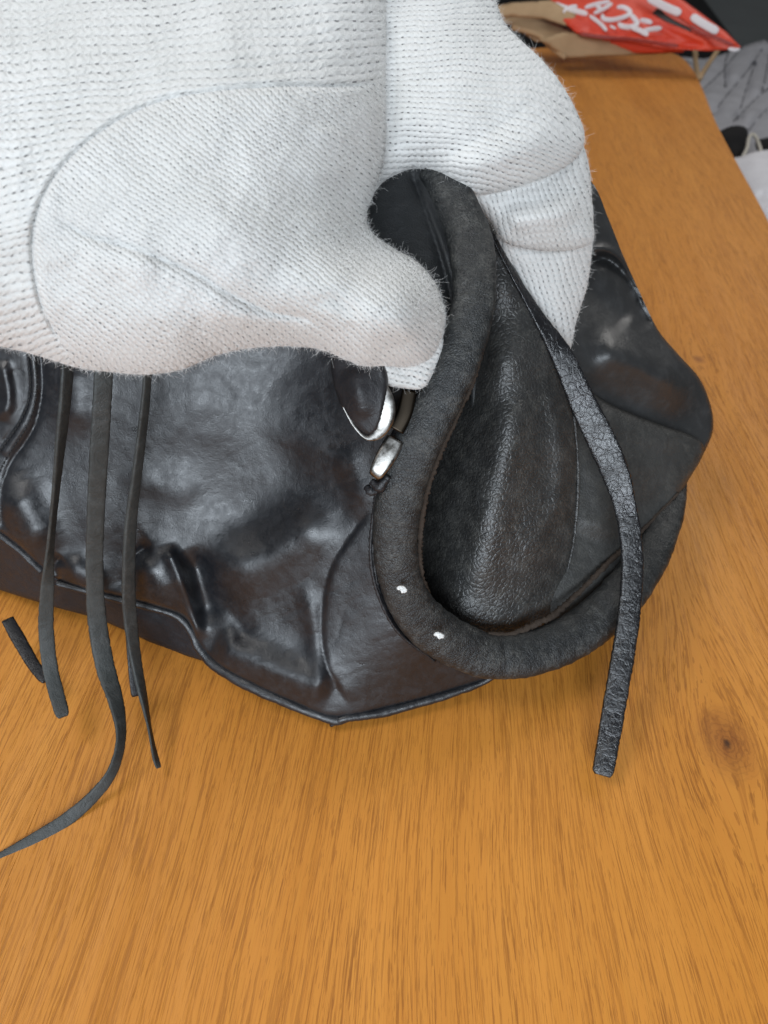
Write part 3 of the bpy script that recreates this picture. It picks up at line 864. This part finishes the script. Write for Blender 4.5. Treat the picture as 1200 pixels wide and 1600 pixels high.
lace([(200, 900, .308, 6, .6), (202, 980, .318, 6, .4), (206, 1040, .322, 6, .2), (212, 1088, .322, 7, .1)], M_dark, 0.4, 4.0, 15)  # shadow strand beside the lace, its shade put into the dark colour
lace([(12, 968, .345, 9, .1), (30, 1000, .340, 10, .1), (52, 1038, .333, 9, .1), (72, 1064, .326, 8, .1)], M_dark, 0.35, 4.0, 16)

# ------------------------------------------------------------------ gloved hand
hand = empty('gloved_hand', tuple(P(300, 400, .235)), 'hand in a white knitted cotton glove pinching the bag mouth', 'hand')

palm_outline = [(-220, -120), (100, -140), (400, -140), (610, -120), (606, 0), (606, 130), (602, 235), (590, 285), (574, 330), (580, 362), (612, 386), (652, 410), (682, 446), (696, 492), (690, 532), (672, 562),
                (640, 574), (600, 572), (566, 572), (540, 562), (500, 546), (450, 541), (385, 545), (335, 556), (285, 577), (232, 585), (180, 582), (120, 574), (60, 556), (0, 541), (-110, 520), (-220, 500)]
palm_ctr = [(-220, -120, .262), (-220, 200, .226), (-220, 500, .236), (100, -140, .275), (400, -140, .285), (610, -120, .292), (606, 130, .272), (590, 285, .268), (574, 340, .268), (640, 400, .264), (690, 490, .262),
            (650, 570, .259), (566, 572, .252), (450, 545, .248), (285, 577, .243), (120, 574, .244), (0, 541, .242), (250, 250, .228), (400, 350, .232), (520, 450, .240), (100, 350, .226), (450, 150, .246), (620, 490, .248), (250, 480, .232)]
seam1 = [(600, 128), (540, 134), (440, 134), (330, 142), (250, 158), (180, 190), (120, 235), (78, 285), (55, 340), (50, 400), (62, 470), (85, 520), (120, 580)]
palm_folds = [
    ('crease', seam1, 4.0, -0.0042, 0.02),
    ('ridge', seam1, 16, 0.0011, 0.02),
    ('step', seam1, 16, -0.0012, 0.05),
    ('crease', [(70, 330), (140, 370), (210, 390), (300, 425), (350, 455), (420, 488), (480, 500), (545, 535)], 8, -0.0036, 0.2),
    ('ridge', [(120, 400), (200, 412), (260, 425)], 36, 0.0022, 0.3),
    ('ridge', [(300, 470), (380, 505), (470, 520)], 28, 0.0030, 0.3),
    ('ridge', [(540, 500), (560, 540), (572, 570)], 10, -0.0016, 0.2),
    ('ridge', [(552, 250), (556, 330), (590, 420), (610, 470)], 26, -0.0020, 0.3),
    ('ridge', [(575, 140), (582, 200), (575, 270)], 12, 0.0014, 0.2),
    ('bump', [(622, 470), (632, 490)], 55, 0.0035),
    ('ridge', [(592, 250), (530, 215), (470, 200)], 12, 0.0013, 0.3),
    ('ridge', [(588, 290), (520, 270), (450, 262)], 12, 0.0013, 0.3),
    ('ridge', [(580, 345), (520, 350), (460, 335)], 13, 0.0012, 0.3),
    ('ridge', [(20, 180), (30, 300), (20, 430)], 22, 0.0016, 0.3),
    ('ridge', [(340, 20), (360, 70), (350, 125)], 26, 0.0015, 0.3),
    ('ridge', [(470, 480), (520, 470), (570, 500)], 12, -0.0014, 0.3),
    ('ridge', [(590, 555), (630, 540), (672, 540)], 12, -0.0022, 0.2),
]
pieces = []
def glove_piece(outline, ctr, step, R, rz, folds, wr, uvf):
    W, F, px, nf = puff(outline, ctr, step, R, rz, folds, None, wr)
    W, F, px = compact(W, F, px)
    cen = px[F].mean(1)
    uv = np.zeros((len(F), 3, 2))
    for k in range(3):
        uv[:, k] = uvf(px[F[:, k]], cen)
    pieces.append((W, F, uv, px))

seam_poly = np.array(list(spline(seam1, 8)) + [(700, 580), (720, 400), (640, 128)])
def ruv(px, ang, rib, st):
    a = math.radians(ang)
    u = px[:, 0] * math.cos(a) + px[:, 1] * math.sin(a)
    v = -px[:, 0] * math.sin(a) + px[:, 1] * math.cos(a)
    return np.stack([u / st, v / rib], 1)
def palm_uv(px, cen):
    ins = inside(cen, seam_poly)
    # outer back of the hand: rows near level, bending up to the right at the lower left
    yb = px[:, 1] + 0.10 * px[:, 0] + 0.16 * np.maximum(0, px[:, 1] - 120) * np.clip(px[:, 0] / 250, 0, 1.5)
    A = np.stack([(px[:, 0] - 0.1 * px[:, 1]) / 14.0, yb / 13.5], 1)
    a = math.radians(34)
    vv = -px[:, 0] * math.sin(a) + px[:, 1] * math.cos(a) + 0.00042 * (px[:, 0] - 300) * np.abs(px[:, 0] - 300) * -0.5
    uu = px[:, 0] * math.cos(a) + px[:, 1] * math.sin(a)
    B = np.stack([uu / 9.5, vv / 8.5], 1)
    return np.where(ins[:, None], B, A)
glove_piece(palm_outline, palm_ctr, 3.3, 105, 0.024, palm_folds, ((120, 0.0016, 61), (36, 0.0006, 62), (12, 0.00025, 63)), palm_uv)
# loose end of the thumb tip
glove_piece([(572, 545), (584, 582), (600, 600), (632, 607), (662, 606), (680, 578), (694, 530), (660, 500), (610, 510)],
            [(572, 545, .259), (600, 602, .2615), (662, 606, .2625), (694, 530, .263), (610, 510, .262), (630, 560, .261)], 3.5, 30, 0.0035,
            [('crease', [(600, 560), (640, 590), (668, 604)], 5, -0.001)], ((24, 0.0005, 64),), lambda p, c: ruv(p, 10, 9, 9))
# index finger, three lengths
def idx_uv1(px, cen):
    v = px[:, 1] + 0.05 * px[:, 0] - 0.0011 * np.maximum(0, px[:, 0] - 640) ** 2 * np.clip((px[:, 1] - 60) / 160, 0, 1)
    return np.stack([px[:, 0] / 9.5, v / 9.0], 1)
glove_piece([(470, -150), (640, -160), (720, -140), (756, -90), (768, -40), (775, 0), (790, 38), (816, 65), (847, 94), (877, 131), (900, 172), (913, 208), (908, 236), (888, 258), (842, 282), (790, 298), (742, 304), (712, 292), (680, 272), (650, 264), (620, 274), (596, 290),
             (560, 330), (480, 300), (440, 100)],
            [(470, -140, .30), (760, -140, .312), (790, 30, .298), (847, 94, .292), (910, 210, .292), (842, 282, .283), (742, 304, .281), (650, 266, .283), (560, 330, .282), (440, 100, .285), (700, 100, .281), (700, 200, .278), (820, 200, .284)],
            4.0, 95, 0.016,
            [('crease', [(612, 272), (660, 262), (720, 232), (790, 190), (850, 150)], 18, -0.0016, 0.2), ('ridge', [(640, 290), (720, 268), (800, 240), (870, 205)], 30, 0.0030, 0.25), ('bump', [(850, 150), (865, 165)], 45, 0.003),
             ('ridge', [(600, 20), (612, 120), (604, 240)], 14, -0.003, 0.1)],
            ((100, 0.0013, 71), (34, 0.0006, 72), (12, 0.00025, 73)), idx_uv1)
def idx_uv2(px, cen):
    return np.stack([(px[:, 1] + 0.1 * px[:, 0]) / 9.0, (px[:, 0] - 0.30 * px[:, 1]) / 9.5], 1)
glove_piece([(690, 255), (800, 235), (880, 212), (908, 222), (920, 258), (924, 295), (927, 345), (925, 378), (885, 392), (830, 390), (788, 378), (770, 352), (748, 326), (722, 300)],
            [(690, 255, .290), (900, 190, .302), (924, 290, .302), (916, 372, .302), (830, 392, .296), (770, 352, .293), (722, 300, .289), (830, 300, .290)], 3.6, 60, 0.011,
            [('crease', [(735, 310), (790, 302), (850, 285), (915, 240)], 10, -0.0040, 0.05), ('ridge', [(780, 345), (850, 340), (915, 318)], 18, 0.0034, 0.2), ('ridge', [(770, 322), (840, 312), (910, 286)], 12, -0.0018, 0.2), ('ridge', [(745, 312), (752, 335), (770, 365)], 7, 0.001, 0.2)],
            ((60, 0.0008, 74), (12, 0.00025, 75)), idx_uv2)
glove_piece([(782, 360), (830, 372), (880, 366), (920, 330), (926, 372), (919, 440), (908, 478), (899, 508), (893, 540), (882, 568), (860, 578), (832, 560), (806, 510), (786, 450), (776, 400)],
            [(782, 360, .304), (920, 330, .310), (919, 440, .324), (882, 568, .341), (806, 510, .338), (800, 440, .323), (870, 470, .322)], 3.6, 56, 0.010,
            [('crease', [(796, 388), (840, 384), (890, 368), (920, 345)], 8, -0.0018, 0.05)], ((60, 0.0007, 76), (12, 0.00025, 77)), idx_uv2)
# middle finger tucked in behind the index finger
glove_piece([(700, 0), (790, 60), (850, 150), (890, 215), (905, 300), (900, 400), (880, 470), (862, 480), (830, 420), (800, 330), (740, 250), (690, 150)],
            [(700, 0, .330), (850, 150, .335), (905, 300, .338), (862, 480, .345), (800, 330, .333), (740, 250, .330), (820, 250, .330)], 6, 50, 0.010, [], (), idx_uv2)

V_all, F_all, uv_all = [], [], []
off = 0
for W, F, uv, px in pieces:
    V_all.append(W)
    F_all.append(F + off)
    uv_all.append(uv.reshape(-1, 2))
    off += len(W)
V_all = np.vstack(V_all)
F_all = np.vstack(F_all)
glove = mesh_from('glove', V_all, F_all, M_glove, hand, uv=np.vstack(uv_all))

# loose cotton fibres standing off the knit
def fuzz(n):
    tri = V_all[F_all]
    nrm = np.cross(tri[:, 1] - tri[:, 0], tri[:, 2] - tri[:, 0])
    ar = np.linalg.norm(nrm, axis=1)
    nrm = nrm / np.maximum(ar, 1e-12)[:, None]
    cen = tri.mean(1)
    # the sides turned well away from the light and the bag carry few
    w = ar.copy()
    pick = rng.choice(len(ar), n, p=w / w.sum())
    b = rng.dirichlet((1, 1, 1), n)
    root = (tri[pick] * b[:, :, None]).sum(1)
    nn = nrm[pick]
    L = 0.0009 + rng.exponential(0.0010, n)
    L = np.minimum(L, 0.0065)
    k = 7
    pts = np.zeros((n, k, 3))
    tan = rng.normal(size=(n, 3))
    tan -= (tan * nn).sum(1)[:, None] * nn
    tan /= np.linalg.norm(tan, axis=1)[:, None]
    dirv = nn * rng.uniform(0.25, 1.0, n)[:, None] + tan * 0.9
    dirv /= np.linalg.norm(dirv, axis=1)[:, None]
    pts[:, 0] = root - nn * 0.0002
    curl = rng.normal(size=(n, 3)) * 1.2
    for i in range(1, k):
        pts[:, i] = pts[:, i - 1] + dirv * (L / (k - 1))[:, None]
        dirv = dirv + curl + rng.normal(size=(n, 3)) * 0.45
        dirv /= np.linalg.norm(dirv, axis=1)[:, None]
    hc = bpy.data.hair_curves.new('glove_fibres')
    hc.add_curves([k] * n)
    hc.attributes['position'].data.foreach_set('vector', pts.astype(np.float32).ravel())
    rad = hc.attributes.new('radius', 'FLOAT', 'POINT')
    rad.data.foreach_set('value', np.tile(np.linspace(0.000029, 0.000014, k), n).astype(np.float32))
    hc.materials.append(M_fuzz)
    o = bpy.data.objects.new('fibres', hc)
    COL.objects.link(o)
    o.parent = hand
    o.matrix_parent_inverse = hand.matrix_basis.inverted()
    o['kind'] = 'stuff'
fuzz(210000)

# ------------------------------------------------------------------ paper bag at the far end
pb = empty('paper_bag', tuple(T(930, 92)), 'crumpled red and kraft paper bag with white lettering at the far table end', 'paper bag')
def pdepth(x, y, base=1.10):
    return base
# lower kraft folds
sheet('base_fold', [(842, 62), (880, 50), (960, 52), (1060, 62), (1075, 76), (1040, 84), (960, 88), (884, 92), (862, 76)],
      [(842, 62, 1.10), (1060, 62, 1.12), (1040, 84, 1.12), (884, 92, 1.115), (960, 70, 1.105)], 4, M_kraft, pb, (), 0.004, 4, spl=False)
sheet('kraft_side', [(770, 30), (820, 24), (862, 34), (900, 50), (870, 62), (838, 66), (800, 40)],
      [(770, 30, 1.16), (862, 34, 1.14), (838, 66, 1.13), (900, 50, 1.13)], 4, M_kraft, pb, (), 0.004, 4, spl=False)
tube('folded_edge', [(800, 42, 1.13, 4), (840, 54, 1.12, 4), (862, 74, 1.112, 4), (884, 90, 1.11, 4)], M_kraft, pb, 0.5, 8, 4)
sheet('kraft_flap', [(760, 12), (800, 4), (860, 0), (900, 20), (905, 45), (880, 40), (850, 30), (800, 26), (770, 30)],
      [(760, 12, 1.12), (860, 0, 1.11), (905, 45, 1.10), (770, 30, 1.12)], 4, M_kraft, pb, (), 0.004, 4, spl=False)
red_out = [(840, -40), (1010, -40), (1060, 10), (1100, 40), (1140, 62), (1157, 76), (1110, 80), (1040, 76), (960, 62), (900, 52), (875, 30)]
red_ctr = [(840, -40, 1.16), (1010, -40, 1.14), (1100, 40, 1.10), (1157, 76, 1.08), (1040, 76, 1.085), (900, 52, 1.09), (960, 20, 1.10)]
red_folds = [('crease', [(905, 50), (990, 58), (1060, 70), (1110, 74)], 6, -0.010, 0.1), ('ridge', [(1000, 20), (1060, 45), (1120, 68)], 8, 0.012, 0.2), ('crease', [(1078, 38), (1110, 56), (1145, 72)], 4, -0.012, 0.2)]
sheet('red_side', red_out, red_ctr, 4, M_red, pb, red_folds, 0.004, 4, spl=False, wrinkle=((60, 0.006, 81),))
sheet('red_top_fold', [(1000, -30), (1040, -20), (1100, 24), (1135, 50), (1158, 74), (1130, 66), (1085, 44), (1040, 14)],
      [(1000, -30, 1.10), (1100, 24, 1.075), (1158, 74, 1.07), (1040, 14, 1.085)], 4, M_red, pb, (), 0.003, 4, spl=False)
_rt = TPS(red_ctr)
def ink(name, pts, w, mat, lift=0.012, dd=None):
    pts = resample(spline(pts, 6), 3)
    n_ = len(pts)
    tw = [0.55 + 0.45 * min(1, k / 1.6, (n_ - 1 - k) / 1.6) if n_ > 3 else 0.9 for k in range(n_)]
    path = [(x, y, (float(_rt(np.array([[x, y]], float))[0]) - lift) if dd is None else dd, w * q) for (x, y), q in zip(pts, tw)]
    return tube(name, path, mat, pb, 0.12, 8, 2, 2.5)
# brush lettering: the letters T S C H stand upside down
for pts in ([(866, 6), (885, 13), (918, 22)], [(880, 19), (890, 13), (902, 10)]):
    ink('lettering', pts, 3.6, M_whiteink)
for pts in ([(914, 12), (930, 7), (953, 2)], [(928, 21), (943, 14), (957, 5)], [(930, 8), (940, 14)]):
    ink('letter_h', pts, 3.0, M_whiteink)
ink('letter_c', [(941, 22), (943, 29), (956, 31), (974, 27), (985, 20), (976, 12), (964, 11)], 3.2, M_whiteink, 0.0135)
ink('letter_s', [(966, 36), (972, 41), (985, 42), (996, 37), (991, 29), (985, 22)], 3.4, M_whiteink, 0.015)
for pts in ([(985, 42), (998, 47), (1013, 55)], [(1002, 50), (1016, 46), (1034, 44)]):
    ink('letter_t', pts, 3.4, M_whiteink, 0.0165)
ink('lettering', [(1000, 31), (1010, 33), (1019, 36)], 3.4, M_whiteink)
ink('lettering', [(921, 24), (938, 37), (948, 48)], 2.6, M_whiteink)
ink('lettering', [(953, 40), (962, 45)], 2.0, M_whiteink)
ink('black_print', [(1022, 18), (1036, 32), (1054, 43), (1078, 55)], 8, M_blackink)
ink('red_band', [(906, 53), (940, 58), (990, 62), (1030, 68), (1060, 72)], 2.6, M_darkred)
ink('slit_shade', [(1078, 40), (1100, 52), (1122, 60), (1146, 71)], 2.2, M_darkred, dd=1.066)  # shade inside the bag's opening, drawn as a dark strip
ink('white_patch', [(1012, -4), (1038, 10), (1064, 21)], 5.5, M_whiteink, dd=1.074)
ink('white_patch', [(1080, 25), (1100, 38), (1122, 50)], 5.5, M_whiteink, dd=1.064)
ink('white_patch', [(1138, 76), (1148, 78), (1156, 77)], 2.5, M_whiteink, dd=1.064)
sheet('red_base', [(940, 62), (1000, 60), (1075, 70), (1068, 82), (1010, 84), (985, 83)],
      [(940, 62, 1.098), (1075, 70, 1.098), (1010, 84, 1.11), (985, 83, 1.11)], 4, M_red, pb, (), 0.003, 4, spl=False)
# twisted paper handle hanging over the table edge
tube('handle', [(1086, 78, 1.30, 3.6), (1087, 96, 1.31, 3.8), (1090, 118, 1.32, 4), (1093, 126, 1.32, 4)], M_kraft, pb, 0.9, 10, 3, rough=0.2)
tube('handle', [(1122, 78, 1.30, 3.6), (1110, 96, 1.31, 3.8), (1098, 114, 1.32, 4), (1092, 126, 1.32, 4)], M_kraft, pb, 0.9, 10, 3, rough=0.2)

# ------------------------------------------------------------------ things beside the table
def zp(a):
    return [(1000 + x / 4.705, 40 + y / 4.705) for x, y in a]
q_out = [(1060, 88), (1100, 92), (1130, 84), (1160, 72), (1194, 62), (1204, 68), (1260, 90), (1330, 160), (1330, 330), (1230, 330), (1150, 300), (1080, 210), (1050, 140)]
q_ctr = [(1060, 88, 2.02), (1194, 62, 2.08), (1330, 160, 1.62), (1330, 330, 1.22), (1150, 300, 1.30), (1050, 140, 1.80), (1180, 180, 1.62)]
QS = ([(440, 490), (600, 340), (760, 140)], [(520, 670), (650, 500), (800, 320), (900, 170)], [(650, 190), (622, 300), (628, 450)], [(850, 270), (790, 440), (715, 690)],
      [(690, 700), (850, 540), (960, 450)], [(800, 770), (880, 670), (980, 570)], [(250, 190), (330, 260), (430, 300)], [(960, 160), (930, 330), (900, 480)])
q_folds = [('crease', zp(a), 5, -0.03, 0.02) for a in QS]
q_folds += [('bump', zp([(x, y), (x + 5, y + 5)]), 16, 0.03) for x, y in ((520, 520), (700, 330), (640, 600), (820, 200), (860, 420), (790, 640))]
quilt = sheet('quilted_pad', q_out, q_ctr, 3.5, M_quilt, None, q_folds, 0.03, 10, spl=False)
tag(quilt, 'grey quilted pad with leaf shaped stitching on the seat beyond the table edge', 'cushion')
_qt = TPS(q_ctr)
for a in QS:
    p_ = resample(spline(zp(a), 6), 6)
    d_ = _qt(p_) - 0.03 - apply_folds(p_, q_folds) - 0.004
    tube('seam', [(x, y, float(d), 1.0) for (x, y), d in zip(p_, d_)], M_seam, quilt, 0.8, 6, 3)
seat = empty('bench', (0.95, 1.35, FLOOR_Z), 'dark low bench under the grey quilted pad beside the table', 'bench')
slab('seat', [(0.62, 0.85), (1.5, 0.85), (1.5, 1.75), (0.62, 1.75)], -0.47, -0.43, M_darkwood, seat, 0.004)
for x, y in ((0.66, 0.89), (1.42, 0.89), (0.66, 1.67), (1.42, 1.67)):
    slab('leg', [(x, y), (x + .04, y), (x + .04, y + .04), (x, y + .04)], FLOOR_Z, -0.47, M_darkwood, seat, 0.002)
felt = sheet('black_pouch', [(1118, 214), (1132, 201), (1150, 196), (1166, 200), (1169, 214), (1164, 232), (1152, 250), (1134, 244)],
             [(1118, 214, 1.36), (1150, 196, 1.40), (1169, 214, 1.38), (1152, 250, 1.30)], 3, M_blackcloth, None, (), 0.04, 22)
tag(felt, 'small black felt pouch lying between grey pad and white fleece', 'pouch')
felt2 = sheet('black_cloth', [(1180, 222), (1194, 216), (1225, 212), (1240, 226), (1230, 245), (1190, 242)],
              [(1180, 222, 1.36), (1225, 212, 1.40), (1230, 245, 1.33), (1190, 242, 1.33)], 3, M_blackcloth, None, (), 0.02, 12)
tag(felt2, 'black cloth scrap at the right edge above the white fleece', 'cloth')
cordo = tube('cream_cord', [(1160, 246, 1.24, 2.6), (1167, 232, 1.26, 2.6), (1170, 216, 1.28, 2.6), (1175, 210, 1.29, 2.6), (1182, 216, 1.28, 2.6), (1189, 236, 1.25, 2.6), (1193, 248, 1.24, 2.6)], M_cream, None, 1.0, 8, 2, rough=0.3)
tag(cordo, 'looped cream cord standing up beside the black pouch', 'cord')
fle = sheet('white_fleece', [(1138, 256), (1160, 244), (1185, 236), (1215, 234), (1260, 240), (1280, 320), (1270, 420), (1210, 380), (1165, 320)],
            [(1138, 256, 1.22), (1215, 234, 1.24), (1280, 320, 1.08), (1210, 380, 1.0), (1165, 320, 1.08), (1210, 300, 1.07)], 3, M_whitecloth, None,
            [('ridge', [(1180, 300), (1200, 310), (1230, 300)], 10, -0.01)], 0.03, 24, wrinkle=((30, 0.006, 91),))
tag(fle, 'white fleece bundle beside the right table edge', 'fleece')
